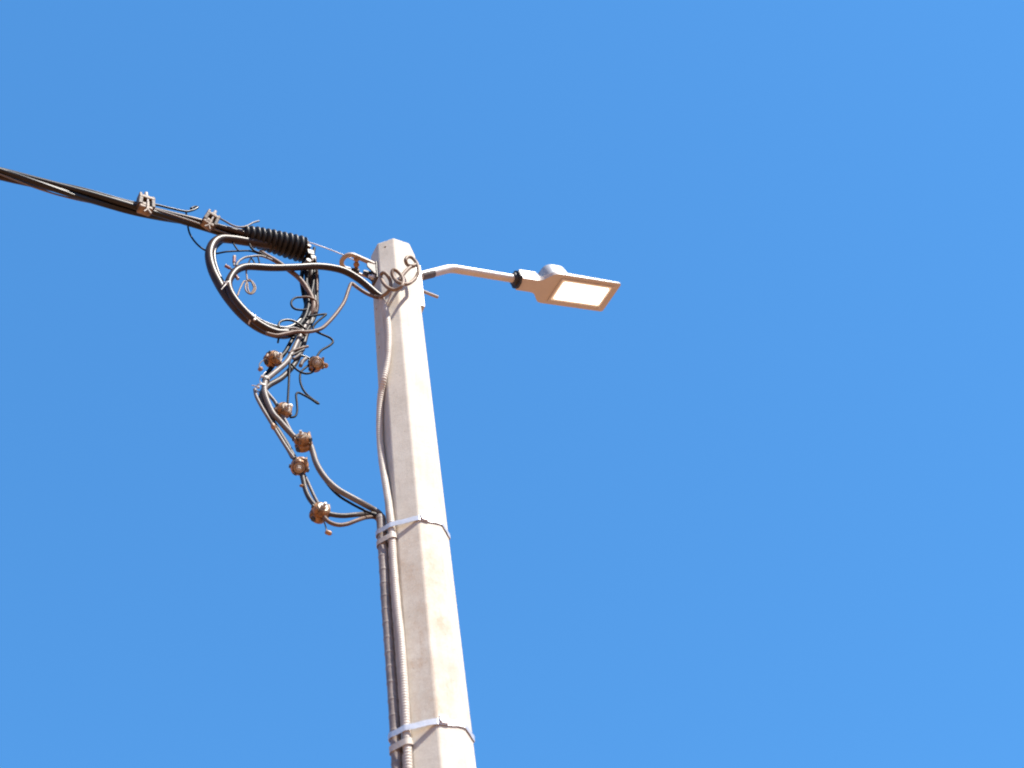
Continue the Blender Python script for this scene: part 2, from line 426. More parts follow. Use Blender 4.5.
bm = bmesh.new(); ribbon(bm, [(346.5, 269), (352, 271), (360, 274), (369, 277.4)], .011, .010, -.001); obj('lower_bar', bm, 'cast', br, bevel=.0015)
bm = bmesh.new()
a0, a1 = lvl(356.6, 257.5, -.004), lvl(356.2, 270.5, -.004)
tube_into(bm, spline([a0, a0.lerp(a1, .5), a1], .004), lambda i: .011+.003*math.sin(i*.9), 14)
obj('thimble', bm, 'rust', br, smooth=True)
bm = bmesh.new(); tube_into(bm, [lvl(351.5, 269.4, -.012), lvl(359, 271.6, -.012)], .010, 8); obj('wedge', bm, 'dark', br, bevel=.002)
zb = at(372, 273).z; ap = PR(zb)*math.cos(R_(22.5))
bm = bmesh.new()
box_into(bm, basis(CD, CN, Vector((0, 0, 1)), CD*(ap+.005)+Vector((0, 0, zb+.002))), .009, .056, .120)
obj('back_plate', bm, 'rust2', br, bevel=.0025)
for s_ in (-1, 1):
    bm = bmesh.new(); pr = [(.009, .034), (.046, .030), (.050, .022), (.050, .002), (.030, -.020), (.009, -.036)]
    Mx = basis(CD, Vector((0, 0, 1)), CD.cross(Vector((0, 0, 1))), CD*ap+CN*(s_*.021)+Vector((0, 0, zb+.004)))
    prism_into(bm, pr, Mx, -.003, .003); obj('cheek', bm, 'rust2', br, bevel=.001)
bm = bmesh.new()
cyl_into(bm, axis_mat(CD*(ap+.016)+Vector((0, 0, zb-.030)), CD), .013, .013, .014, 6); cyl_into(bm, axis_mat(CD*(ap+.028)+Vector((0, 0, zb-.030)), CD), .008, .007, .014, 12)
obj('bolt', bm, 'steel', br, bevel=.001)

# ------------------------------------------------------------------ overhead bundled cable
bun = [(244, 235.6), (220, 229.8), (200, 224.6), (160, 214.8), (120, 204.8), (94, 197.9), (47, 185.8), (0, 172.8)]
BP = [at(*p) for p in bun]
u_end = BP[-1].dot(CD); z_end = BP[-1].z
far = []
for u in (2.3, 3, 4, 6, 8, 11, 15, 20, 25, 30):
    far.append(CD*u+Vector((0, 0, z_end-.085*(u-u_end)+.0031*(u-u_end)**2)))
BPall = BP+far
oc = empty('overhead_cable', BP[0], 'black twisted bundle of overhead cable running from the pole to the left edge', 'cable')
SP = spline(BPall, .012); fr = frames(SP)
length = [0]
for a, b in zip(SP, SP[1:]): length.append(length[-1]+(b-a).length)
def off_strand(ph, rad, i): 
    u, v = fr[i]; t = length[i]
    a = ph+t*2*PI/1.55+.25*math.sin(t*3.1+ph)
    return SP[i]+u*(math.cos(a)*rad)+v*(math.sin(a)*rad)
def strand(ph, rad, r, material, jitter=.0):
    idx = [i for i in range(len(SP)) if length[i] < 3 or i % 12 == 0]
    P = [off_strand(ph, rad*(1+jitter*math.sin(length[i]*5+ph)), i) for i in idx]
    bm = bmesh.new(); tube_into(bm, P, r, 12)
    return obj('strand', bm, material, oc, smooth=True)
for k in range(3): strand(k*2*PI/3+.5, .0142, .0126, ('black', 'brown', 'black')[k], .05)
strand(2.65, .0215, .0060, 'brown', .08); strand(4.9, .0215, .0055, 'black', .1); strand(1.2, .0225, .0042, 'greycable', .06); strand(3.9, .0228, .0036, 'greycable', .08)  # the thin grey strands are highlights on the bundle, put in as colour
# bare bearer wire from the bundle through the sleeve to the anchor loop
wire('bearer_wire', [(300, 239, .0), (308, 242, .006), (318, 245.2, .012), (331, 250, .012), (344, 255.2, .004), (350, 258, .0), (356, 261.5, -.004)], 1.15, 'wire', None, parent=oc, wob=.0002)

# thin loose wires along the bundle
G1 = 'thin loose wires around the cable bundle'
wire('thin_wire', [(30, 180, .0), (47, 181.5, .008), (70, 185.6, .018), (95, 191.6, .022), (120, 198.9, .02), (137, 202.8, .02), (155, 204.6, .02), (172, 208.6, .02), (185, 211.3, .02), (191, 210.6, .021), (196, 208.6, .022), (197.8, 206.9, .02), (194.5, 206.7, .018), (190.5, 208.6, .016)], 2.3, 'black', 'thin black wire lying on top of the bundle, its tip bent into a hook', 'wire', G1)
wire('thin_wire', [(186, 210.6, .015), (186.4, 216, -.02), (187.3, 223, -.035), (190, 234, -.02), (196, 243, -.018), (204, 249.6, -.02), (214, 253.4, -.015), (226, 251.7, .0), (238, 251, .0), (250, 251, .0), (259, 253.6, .0), (268, 257, -.01)], 1.9, 'bluewire', 'thin dark wire drooping below the bundle and crossing behind the big loop', 'wire', G1)
wire('thin_wire', [(216, 216.3, .015), (219, 218, .02), (225, 221.3, .03), (233, 225.7, .035), (240, 227.2, .036), (247, 226, .036), (253, 222.8, .03), (259, 221, .03)], 1.9, 'greycable', 'pale thin wire curving over the left end of the ribbed sleeve', 'wire', G1)
wire('thin_wire', [(231, 240.5, .0), (233, 243, .0), (236, 247.5, .002), (238.5, 251, .004)], 1.7, 'bluewire', 'very short dark wire hanging straight down under the bundle', 'wire', G1)
wire('thin_wire', [(249.5, 244, .01), (251, 247.5, .01), (254.7, 251, .012), (261, 253.6, .012), (267, 257.5, .012)], 2.2, 'bluewire', 'short dark wire dropping from under the ribbed sleeve', 'wire', G1)
wire('thin_wire', [(236, 266, .02), (238.5, 261.6, .02), (243.8, 258, .02), (250, 256.6, .02), (261, 256, .015), (272, 260, .005)], 2.3, 'greycable', 'pale wire arching over the horizontal brown cable inside the loop', 'wire', G1)
wire('thin_wire', [(247.5, 266, .01), (249, 262, .012), (251, 258.4, .014), (252.5, 259.5, .014), (254.5, 263, .012), (255, 266, .01)], 1.6, 'bluewire', 'thin dark wire bent in a small upside down V above the brown cable', 'wire', G1)
wire('thin_wire', [(259.8, 265, .01), (259, 261, .012), (258, 257, .015)], 1.6, 'bluewire', 'tiny dark wire standing upright on the brown cable under the sleeve', 'wire', G1)

# ------------------------------------------------------------------ ribbed sleeve
A0, A1 = at(241.5, 234), at(303.6, 249.8)
ax = (A1-A0); Ls = ax.length; ax.normalize()
bm = bmesh.new(); P = []; RD = []
r0 = px2m(A0, 18.0); r1 = px2m(A1, 27.6); N_ = 300; ribs = 11.5
for i in range(N_+1):
    t = i/N_; P.append(A0+ax*(Ls*(t+.012*noise.noise((t*9, 1.3, .7))))+Vector((0, 0, .004*math.sin(t*PI))))
    env = r0+(r1-r0)*(t**.55)
    w_ = abs(math.sin(PI*ribs*t))**.75
    rv = noise.noise((int(ribs*t)*1.7, 3.1, .2)); env *= 1+.05*rv
    RD.append(env*(.76+.24*w_) if t < .985 else env*(.86-.2*(t-.985)/.015))
tube_into(bm, P, lambda i: RD[i], 40)
sl = obj('cable_sleeve', bm, 'rubber', smooth=2)
tag(sl, 'ribbed black rubber sleeve, wider at its right end, over the cable', 'sleeve')
G2 = 'odds and ends behind the sleeve'
# clamp block and stubs at the wide end of the sleeve
cb = empty('cable_clamp', at(310, 252), 'dark clamp block with pale bolt at the wide right end of the ribbed sleeve', 'clamp')
bm = bmesh.new()
box_into(bm, axis_mat(at(309.6, 254.5, .0), ax), .036, .034, .034); box_into(bm, axis_mat(at(312.3, 259.5, .008), ax), .03, .03, .028)
obj('body', bm, 'rubber', cb, bevel=.004)
bm = bmesh.new(); cyl_into(bm, axis_mat(at(307.2, 243.6, .012), Vector((.2, -.3, 1))), .008, .008, .022, 8); cyl_into(bm, axis_mat(at(308.6, 247, .014), CN), .010, .010, .02, 6); obj('bolt', bm, 'clampbeige', cb, bevel=.001)
bm = bmesh.new(); cyl_into(bm, axis_mat(at(307.6, 262.4, .03), CN), .013, .011, .03, 14); obj('end_cap', bm, 'greycable', cb, smooth=True, ang=35)
wire('cable_stub', [(312.6, 258, .01), (313.6, 253, .01), (314.3, 247.8, .012)], 3, 'bluewire', 'short stiff dark wire stub pointing up beside the sleeve end', 'wire', G2)
wire('cable_stub', [(311.5, 262, .018), (314, 258, .02), (315.6, 261, .02), (316.4, 266, .012), (317, 278, .006), (317.3, 291.5, .006)], 1.9, 'tancable', 'thin pale wire hanging straight down on the right of the vertical cables', 'wire', G2)

# ------------------------------------------------------------------ big loop and the vertical hank
G3 = 'cables in the tangle beside the pole'
def cable(pts, w, m_, label, **k): return wire('cable', pts, w, m_, label, 'cable', G3, **k)
cable([(285, 247.5, 0), (262, 243.6, 0), (246, 241.4, 0), (232, 239.4, 0), (220, 239.2, .0), (212.6, 244.5, .0), (209.3, 254.5, .0), (211.8, 268, .0), (217.3, 281, .0), (226, 295.5, .0), (239, 311.3, .0), (254, 324.3, .0), (270, 332, .0), (286, 334.3, -.01), (299, 328.5, -.02), (307.5, 316, -.025), (311, 300, -.025), (311.5, 282, -.02), (310, 266, -.01)], 9.6, 'brown', 'thickest brown cable making the big round loop under the bundle')
cable([(222, 241.5, -.012), (215.5, 248, -.012), (214, 256, -.010), (216, 267, -.010), (221, 279, -.008), (230, 292, -.008), (241, 304.5, -.006), (254.5, 317, -.006), (270, 325, -.006), (286, 328, -.006), (299, 321, -.012), (306, 307, -.015), (307.5, 288, -.015), (306.5, 268, -.01)], 4.2, 'black', 'thinner black cable running along the inside of the big loop')
cable([(386.5, 300, .03), (378.5, 295.5, .034), (368, 286.5, .034), (358, 278.6, .034), (345, 271.3, .034), (330, 267.3, .034), (314, 266.2, .034), (295, 267.3, .034), (270, 267.6, .034), (248, 266.6, .034), (238, 269.3, .033), (231.8, 275.5, .032), (228.4, 284, .03), (232.5, 296, .026), (244.5, 311, .024), (258.5, 323.5, .024), (274, 331.5, .022), (288, 332.8, .018)], 7.6, 'brown', 'brown cable crossing level inside the loop and bending down into the pale conduit')
cable([(260, 251.5, -.01), (266, 255.5, -.005), (277.5, 262, .0), (289.5, 270.5, .004), (299.5, 278.8, .008), (307.5, 289.7, .012), (313, 301, .014), (313, 309, .012), (309, 317, -.004)], 5, 'tancable', 'tan cable slanting down from the sleeve into the vertical cables')
cable([(304, 258, -.02), (302.6, 270, -.02), (301.6, 282, -.02), (303.6, 294, -.02), (306, 306, -.02), (303, 318, -.02), (297.5, 330, -.018), (291, 342, -.012), (284.5, 353, -.01), (276, 362, -.01), (269, 371, -.01), (264, 380, -.01)], 4.4, 'hank', 'black cable forming the left edge of the vertical cables')
cable([(307, 322, -.010), (303.5, 329, -.004), (298.5, 339, .004), (292.5, 352, .006), (287, 361.6, .008), (279, 369, .008), (271, 375.6, .008), (265.5, 381, .008), (264.5, 391, .01), (267.5, 402, .012), (273, 413.5, .014), (279.7, 421, .014), (287.5, 430, .012), (294.5, 437.5, .01)], 5.8, 'greycable', 'pale grey cable down the middle of the tangle to the clamp with an upright stud')
cable([(313.6, 262, -.008), (314, 278, -.012), (314.6, 294, -.012), (315, 308, -.012), (311, 322, -.01), (306, 335, -.01), (303, 346, -.012), (298, 358, -.008), (291.5, 368, -.006), (281, 378.5, -.004), (269, 385.5, -.004), (262, 393, -.006), (262, 403, -.006), (267.5, 414, -.004), (274, 425, -.002), (281, 436, .0), (288, 447, .0), (293.5, 457, .0)], 5.8, 'midgrey', 'long dusty dark cable down the tangle to the lowest round clamp by the loose end')
cable([(307.5, 260, .004), (306.4, 274, .004), (306.6, 290, .004), (308.3, 303, .006), (306, 314, .008), (300.5, 324, .008), (292, 331, .006), (282, 333, .0)], 4.2, 'hank', 'black cable at the front of the vertical cables turning left into the loop bottom')
cable([(311, 260, -.016), (312.3, 274, -.018), (312.6, 290, -.018), (312.6, 306, -.018), (309, 319, -.014), (303.5, 331, -.012), (299.5, 343, -.012), (295, 353, -.01)], 4.6, 'hank', 'black cable in the middle of the vertical cables, hidden behind the tan one')
cable([(315, 258, .006), (314.2, 270, .002), (313.2, 284, .0), (311, 296, .004), (311.6, 308, .006), (307, 318, .006), (299, 325.5, .004), (288, 330, .0), (274, 329, -.004), (262, 321.5, -.004)], 3.8, 'hank', 'black cable curving from the right of the vertical cables along the loop bottom')
cable([(316.2, 266, -.004), (317.3, 280, -.006), (317, 296, -.006), (317.2, 308, -.006), (313.5, 320, -.006), (307, 330, -.002), (301.5, 341, .002), (297, 352, .004)], 3.6, 'hank', 'black cable forming the right edge of the vertical cables')
cable([(306, 264, .012), (305.6, 276, .006), (308.5, 287, .004), (313, 297, .006), (309.5, 306, .008), (304.5, 317, .010), (296.5, 325, .012), (289.5, 329.5, .012)], 2.6, 'bluewire', 'thin blue black cable twisting across the front of the vertical cables')
cable([(254.7, 389, .004), (256, 396, .004), (260.5, 405, .004), (266.5, 415, .004), (272.5, 425, .003), (279, 435.5, .004), (287, 448.5, .006), (294.5, 459, .006)], 3.6, 'greycable', 'thin pale cable forming the left edge of the lower tangle')
cable([(266, 391, .004), (269.8, 396, .006), (274.5, 401.5, .008), (279, 409, .008), (284.4, 419, .008), (290, 430, .008), (295.5, 438.5, .008)], 3.6, 'greycable', 'short pale cable passing behind the clamp that has a pale cap')
cable([(289.4, 358, .012), (289.4, 368, .012), (288.7, 385, .012), (287.6, 404, .01)], 2.4, 'bluewire', 'thin dark cable hanging straight between two clamps in the lower tangle')
cable([(302, 297.2, .02), (296, 297.8, .022), (291.8, 301, .024), (291.6, 305.5, .024), (295, 309, .022), (302, 310, .018), (308, 309, .01)], 2.3, 'bluewire', 'thin dark cable curling out in a small loop left of the vertical cables')
cable([(300, 297.4, .02), (306, 296.8, .025), (311.5, 298, .025), (316, 301.3, .022), (317.2, 307, .015), (316, 313, .01)], 2.3, 'tancable', 'thin tan cable arching over the top of the vertical cables')
cable([(307, 316.6, .02), (312, 316, .024), (318, 315, .026), (325.3, 314.1, .028), (326, 314.5, .028), (321.5, 318.2, .026), (316.5, 322.6, .022), (313, 328, .018), (315.5, 331.2, .018), (322, 334.3, .018), (330, 337.8, .018), (333, 341.8, .018), (329, 346, .018), (321.5, 350.4, .018), (317.6, 355.5, .018), (316.4, 361, .016)], 2.3, 'bluewire', 'thin dark cable zigzagging out to the right above the clamp with a brown cap')
cable([(279, 328, .02), (278.8, 324, .022), (282, 320.8, .024), (289, 320, .024), (296.5, 322.4, .024), (303, 327.2, .02), (307, 331, .012)], 2.5, 'black', 'thin black cable humping over the bottom of the big loop')
cable([(262, 321, .012), (271, 326.4, .020), (281, 330, .024), (292, 328, .024), (300, 330, .018), (306, 336, .008)], 2.4, 'greycable', 'thin pale cable lying along the bottom of the big loop')
cable([(266, 333.2, .028), (276, 335.4, .030), (286, 333.6, .030), (296, 331.6, .030), (306, 331.8, .030), (315, 330.6, .030), (324, 326.6, .030), (335, 315, .030), (344, 302, .030), (348.6, 289.5, .030), (350.6, 284.4, .030), (352.6, 283.8, .03), (358, 288, .034), (366, 293.2, .04), (375, 297, .05), (382, 297.6, .062)], 3.6, 'tancable', 'tan cable rising from the loop bottom to a sharp bend by the pole')
cable([(291.5, 364, .012), (294.5, 367.5, .014), (299.5, 371.4, .016), (306, 373.7, .018), (312.2, 372.2, .018), (315, 368, .014)], 2.3, 'bluewire', 'thin dark cable sagging under the clamp with the brown cap')
cable([(312, 362.5, .012), (306.4, 367, .012), (301.8, 371, .012), (300, 376, .012), (300.8, 384, .012), (304.6, 392, .012), (311.5, 398.6, .013), (318, 402.8, .014), (317.6, 403.6, .014), (310.6, 398.9, .012), (303.2, 394.8, .011), (298.4, 392.6, .010), (296.2, 394.8, .010), (296.9, 403, .010), (297, 412, .010), (294.8, 416.5, .010), (290, 417.3, .008)], 2.3, 'bluewire', 'thin dark cable with a long sharp kink right of the lower tangle')
cable([(292, 353, .008), (297, 354.8, .012), (304.7, 356.4, .012), (311, 359.6, .012)], 2.5, 'black', 'short black cable leading from the tangle to the clamp with the brown cap')
G4 = 'cut cable ends'
for (pts, lab, mm) in [
    ([(289, 353, .012), (296, 349.6, .016), (308, 346.3, .02)], 'longest tan cut cable end pointing right above the brown capped clamp', 'tancable'),
    ([(291, 356, .014), (297, 353, .018), (304, 349.6, .022)], 'brown cut cable end tucked just below the longest tan one', 'brown'),
    ([(293, 359, .010), (297.5, 356, .014), (301, 352.5, .016)], 'shortest grey cut cable end of the bunch under the big loop', 'greycable')]:
    wire('cable_end', pts, 2.8, mm, lab, 'cable end', G4)
wire('cable_end', [(300.5, 366, .014), (302.6, 361.5, .018), (306, 358.6, .02)], 4.2, 'greycable', 'stubby grey cut cable end left of the brown capped clamp', 'cable end', G4)
wire('cable_end', [(282.5, 336, .01), (279, 338, .01), (277.9, 342.5, .012)], 2.0, 'black', 'tiny black cable end hanging below the bottom of the big loop', 'cable end', G4)

# drop cables from the clamps to the dark conduit
G5 = 'cables dropping into the dirty conduit'
def drop(pts, w, m_, label): return wire('drop_cable', pts, w, m_, label, 'cable', G5)
END = on_pole(381.5, 523, .017); CO = (END.dot(CN))
drop([(306, 441, .006), (310.8, 446.5, .008), (313.2, 453, .008), (315.6, 461.5, .008), (320, 470.5, .008), (327.5, 480.6, .01), (338, 489.8, .012), (350, 496.6, .014), (362, 503, .014), (372, 508.6, CO+.004), (379, 513, CO+.002), (382, 518, CO), (382.6, 526, CO), (383.2, 536, CO)], 6.2, 'greycable', 'pale grey upper drop cable sweeping into the conduit mouth')
drop([(309, 446, -.004), (314.5, 460.5, -.006), (319.5, 472, -.008), (328, 484.5, -.008), (338.5, 495.5, -.006), (350, 503, -.002), (362, 509.3, .0), (372, 513.6, .0), (379, 517.5, CO-.006), (381, 527, CO-.006)], 2.6, 'bluewire', 'thin dark blue drop cable just under the pale upper one')
drop([(301.5, 473, .0), (303.2, 480, .002), (305.4, 489.5, .004), (309.6, 498.8, .008), (317, 507.6, .012), (325.5, 512.9, .014), (335, 515.2, .014), (345, 515.7, .012), (357, 514.6, .010), (368, 513.9, CO), (376, 515.5, CO), (380.4, 522, CO-.003), (381.6, 533, CO-.003)], 5.2, 'midgrey', 'dark drop cable bending below the lowest round clamp')
drop([(303.5, 474, -.006), (307.5, 481.5, -.006), (311.5, 490.5, -.006), (315.5, 499, -.005), (320, 507, -.004)], 3.4, 'greycable', 'short straight grey cable between the two lowest clamps')
drop([(321, 512, .008), (325, 518, .014), (329.6, 522.3, .016), (338, 524.9, .016), (347.5, 523.9, .014), (358, 520, .012), (368, 517.3, CO), (376, 518, CO-.008), (380.4, 526, CO-.008), (381.8, 535, CO-.008)], 4.2, 'tancable', 'tan lowest drop cable leaving the bottom clamp')

# ------------------------------------------------------------------ tap clamps
G6 = 'branch clamps on the cables'
def ring_prof(bm, M, prof, seg):
    rr = [[bm.verts.new(M @ Vector((r*math.cos(2*PI*k/seg), r*math.sin(2*PI*k/seg), z))) for k in range(seg)] for r, z in prof]
    for p, q in zip(rr, rr[1:]):
        for k in range(seg): bm.faces.new((p[k], p[(k+1) % seg], q[(k+1) % seg], q[k]))
    bm.faces.new(rr[0][::-1]); bm.faces.new(rr[-1])
def make_round():
    """barrel clamp: two cupped jaws on one bolt; local z is the bolt axis, 6 cm across"""
    root = empty('branch_clamp', (0, 0, 0), '', 'clamp', G6); I = Matrix.Identity(4)
    def jaw(prof, slots, z0, z1, ph):
        bm = bmesh.new(); seg = 48
        def rad(r, z, k):
            a = 2*PI*k/seg+ph; w_ = max(0, math.cos(a*slots))**6
            return r*(1-.20*w_*(1 if z0 < z < z1 else 0))*(1+.035*math.cos(2*a+1))
        rr = [[bm.verts.new((rad(r, z, k)*math.cos(2*PI*k/seg), rad(r, z, k)*math.sin(2*PI*k/seg), z)) for k in range(seg)] for r, z in prof]
        for p, q in zip(rr, rr[1:]):
            for k in range(seg): bm.faces.new((p[k], p[(k+1) % seg], q[(k+1) % seg], q[k]))
        bm.faces.new(rr[0][::-1]); bm.faces.new(rr[-1])
        return obj('jaw', bm, 'rust', root, smooth=True, ang=50)
    jaw([(.012, -.020), (.019, -.022), (.0255, -.027), (.0295, -.024), (.0315, -.016), (.0315, -.008), (.029, -.004), (.0215, -.002), (.0215, .001)], 3, -.021, -.003, 0)
    jaw([(.0215, .0012), (.0215, .002), (.0285, .004), (.0305, .009), (.0300, .016), (.0275, .022), (.0235, .0255), (.018, .022), (.011, .020)], 2, .003, .024, .5)
    bm = bmesh.new()
    cyl_into(bm, Matrix.Translation((0, 0, .0255)), .0205, .0185, .006, 20)
    obj('washer', bm, 'washer', root, bevel=.001)
    bm = bmesh.new(); cyl_into(bm, Matrix.Translation((0, 0, .032)), .0105, .0105, .009, 6); cyl_into(bm, Matrix.Translation((0, 0, .041)), .0055, .005, .012, 10)
    cyl_into(bm, Matrix.Translation((0, 0, 0)), .006, .006, .05, 10); cyl_into(bm, Matrix.Translation((0, 0, -.027)), .010, .010, .006, 6)
    obj('bolt', bm, 'tie', root, bevel=.001)
    for (a_, z_, r_) in ((.5, -.013, .0085), (2.5, -.013, .0085), (4.3, .012, .0075), (1.4, .013, .0065)):
        bm = bmesh.new(); d_ = Vector((math.cos(a_), math.sin(a_), 0))
        cyl_into(bm, axis_mat(d_*.028+Vector((0, 0, z_)), d_), r_*1.2, r_*1.05, .014, 12)
        obj('port', bm, 'dark', root, bevel=.001)
    bm = bmesh.new()
    box_into(bm, Matrix.Translation((.018, -.024, .002)), .020, .008, .040); box_into(bm, Matrix.Translation((-.010, -.027, .006)), .012, .006, .030)
    obj('side_plate', bm, 'clampbeige', root, bevel=.0015)
    return root
def make_block():
    """square clamp: two stacked jaws held by a top bolt; local z is up, x along the cable"""
    root = empty('branch_clamp', (0, 0, 0), '', 'clamp', G6)
    def part(name, boxes, m_, bv=.002, cyls=()):
        bm = bmesh.new()
        for (x, y, z, sx, sy, sz, ry) in boxes: box_into(bm, Matrix.Translation((x, y, z)) @ Matrix.Rotation(ry, 4, 'Y'), sx, sy, sz)
        for (x, y, z, r, h, n_) in cyls: cyl_into(bm, Matrix.Translation((x, y, z)), r, r*.94, h, n_)
        obj(name, bm, m_, root, bevel=bv)
    part('jaw', [(0, 0, .026, .060, .044, .014, 0), (-.024, 0, .038, .011, .038, .016, .12), (.025, .004, .037, .010, .034, .020, -.15)], 'clampbeige', .003)
    part('jaw', [(-.023, 0, .002, .016, .044, .036, .06), (.024, 0, .0, .015, .044, .040, -.05), (0, .010, .004, .040, .026, .034, 0)], 'rust2', .003)
    part('keeper', [(-.002, -.002, -.027, .050, .040, .016, .05), (-.004, -.018, -.015, .030, .010, .018, 0)], 'clampbeige', .004)
    part('bolt', [], 'tie', .001, [(0, 0, .041, .013, .018, 6), (0, 0, .058, .0075, .022, 10), (.003, -.016, .004, .0045, .052, 8)])
    part('clip', [(.003, -.024, -.022, .009, .005, .042, 0), (.009, -.024, -.050, .006, .005, .026, -.6), (-.003, -.024, -.050, .006, .005, .026, .6)], 'clampbeige', .001)
    return root
def copy_tree(o, parent=None):
    c = o.copy(); C.objects.link(c)
    if parent is not None: c.parent = parent
    for ch in [x for x in bpy.data.objects if x.parent == o and x != c]: copy_tree(ch, c)
    return c
proto_r, proto_b = make_round(), make_block(); used = {}
def place(kind, px, py, off, z, xh, scale, label):
    proto = proto_r if kind == 'r' else proto_b
    scale *= 1.08 if kind == 'r' else 1.0
    o = proto if kind not in used else copy_tree(proto); used[kind] = 1
    P = at(px, py, off); o.matrix_world = axis_mat(P, z, xh) @ Matrix.Scale(scale, 4); o['label'] = label
    bpy.context.view_layer.update()
    return o
toC = -CF
bdir = (BP[3]-BP[4]).normalized()
place('b', 145.3, 205.5, .030, Vector((0, -.15, 1)), bdir, 1.12, 'beige square clamp sitting on the bundle nearest the left edge')
place('b', 209.8, 221.5, .030, Vector((.35, -.1, 1)), bdir, 1.0, 'beige square clamp on the bundle beside the ribbed sleeve')
img = lambda x, y, d: (CR*x-CU*y-CF*d).normalized()    # x right, y down, d towards the viewer, used to turn a clamp
c3 = place('r', 273, 359, .014, img(.75, -.45, .45), None, .93, 'rust brown clamp under the big loop with a small cap dangling at its left')
c4 = place('r', 316, 364, .016, img(.25, -.15, .9), None, .92, 'rust brown clamp at the far right of the tangle with a brown cap beside it')
c5 = place('r', 282.5, 411, .006, img(.62, -.5, .55), None, .93, 'rust brown clamp with a pale cap at its upper right, below the kinked cable')
c6 = place('r', 303, 442, .008, img(-.12, -.85, .5), None, 1.0, 'rust brown clamp with a stud pointing straight up and a sunlit top')
c7 = place('r', 299.5, 466.5, .002, img(.1, .1, .95), None, 1.0, 'round rust brown clamp facing the viewer, with a pale dot at its centre')
c8 = place('r', 320, 512.5, .0, img(.45, -.7, .5), None, 1.0, 'lowest rust brown clamp with a loose cap hanging under it')
def cap(parent, px, py, off, z, r, h, material):
    bm = bmesh.new(); ring_prof(bm, axis_mat(at(px, py, off), z), [(r*.55, -h/2), (r*.9, -h*.4), (r, -h*.1), (r*.95, h*.3), (r*.5, h/2)], 12)
    return obj('end_cap', bm, material, parent, smooth=True)
def tether(parent, pts, w):
    S = spline(path(pts), .004); bm = bmesh.new(); tube_into(bm, S, px2m(S[0], w), 8); return obj('tether', bm, 'darkgrey', parent, smooth=True)
cap(c3, 260.5, 369, .014, img(.5, -.3, .6), .009, .018, 'rust'); tether(c3, [(266, 359, .014), (261.5, 361.5, .014), (259.3, 365, .014), (260, 369, .014)], 1.2)
cap(c4, 325.5, 365.6, .018, img(.95, .1, .25), .011, .020, 'rust'); tether(c4, [(318, 364.5, .018), (322, 365, .018), (326, 365.5, .018)], 2)
cap(c5, 290, 406.5, .014, img(.5, -.7, .5), .010, .022, 'tie')
cap(c8, 326.3, 507, .01, img(.7, -.6, .3), .012, .02, 'clampbeige')
cap(c8, 328.5, 532.8, .006, img(.85, .3, .2), .009, .024, 'rust'); tether(c8, [(323.5, 520, .006), (325.5, 526, .006), (327, 532, .006)], 1.4)
bm = bmesh.new(); ring_prof(bm, axis_mat(at(273.2, 426.5, .008), img(.3, .8, .4)), [(.006, -.012), (.009, -.006), (.010, .004), (.006, .012)], 10)
tag(obj('loose_cap', bm, 'rust', smooth=True), 'small brown cap caught between cables midway down the lower tangle', 'cap', 'loose caps')
bm = bmesh.new(); ring_prof(bm, axis_mat(at(301.6, 485.8, .004), img(.9, .1, .2)), [(.004, -.007), (.006, -.002), (.005, .007)], 8)
tag(obj('loose_cap', bm, 'rust', smooth=True), 'tiny brown cap under the round clamp that faces the viewer', 'cap', 'loose caps')

# ------------------------------------------------------------------ ties, red caps, twist of wire
G7 = 'pale ties round the cables'
def tie(px, py, off, axis2d, rad, tail, label):
    P = at(px, py, off); q = at(px+axis2d[0]*4, py+axis2d[1]*4, off); a = (q-P).normalized(); M = axis_mat(P, a)
    root = empty('cable_tie', P, label, 'cable tie', G7)
    bm = bmesh.new(); seg = 20; hw_ = .0035
    rr = [[bm.verts.new(M @ Vector((r*math.cos(2*PI*k/seg), r*math.sin(2*PI*k/seg), z))) for k in range(seg)] for r, z in ((rad, -hw_), (rad+.0016, -hw_), (rad+.0016, hw_), (rad, hw_))]
    for p, q2 in zip(rr, rr[1:]+rr[:1]):
        for k in range(seg): bm.faces.new((p[k], p[(k+1) % seg], q2[(k+1) % seg], q2[k]))
    obj('band', bm, 'tie', root, smooth=True)
    bm = bmesh.new(); T = path(tail); S = spline(T, .004); tube_into(bm, S, lambda i: .0028*(1-.5*i/len(S)), 6)
    obj('tail', bm, 'tie', root, smooth=True)
    bm = bmesh.new(); box_into(bm, axis_mat(T[0], a), .009, .008, .009); obj('head', bm, 'tie', root, bevel=.001)
tie(227.5, 285, .026, (.35, 1), .018, [(226.6, 283.5, .05), (223.8, 286.6, .05), (221.3, 289.6, .048)], 'pale tie holding the brown cable against the left side of the big loop')
tie(252.5, 320, .016, (.8, .62), .021, [(254.6, 319.6, .04), (255, 317, .044), (255.5, 314.6, .044)], 'pale tie round the lower left of the big loop')
tie(264.6, 380, .006, (.0, 1), .018, [(262, 376.4, .026), (264.2, 373.4, .03), (266, 371.6, .03)], 'pale tie round the cables below the dangling cap')
tie(261.5, 388, .0, (.1, 1), .021, [(258.4, 387.2, .02), (255, 385.8, .022), (251.6, 385.3, .022)], 'pale tie with its tail pointing left from the lower tangle')
G8 = 'red capped wire ends inside the loop'
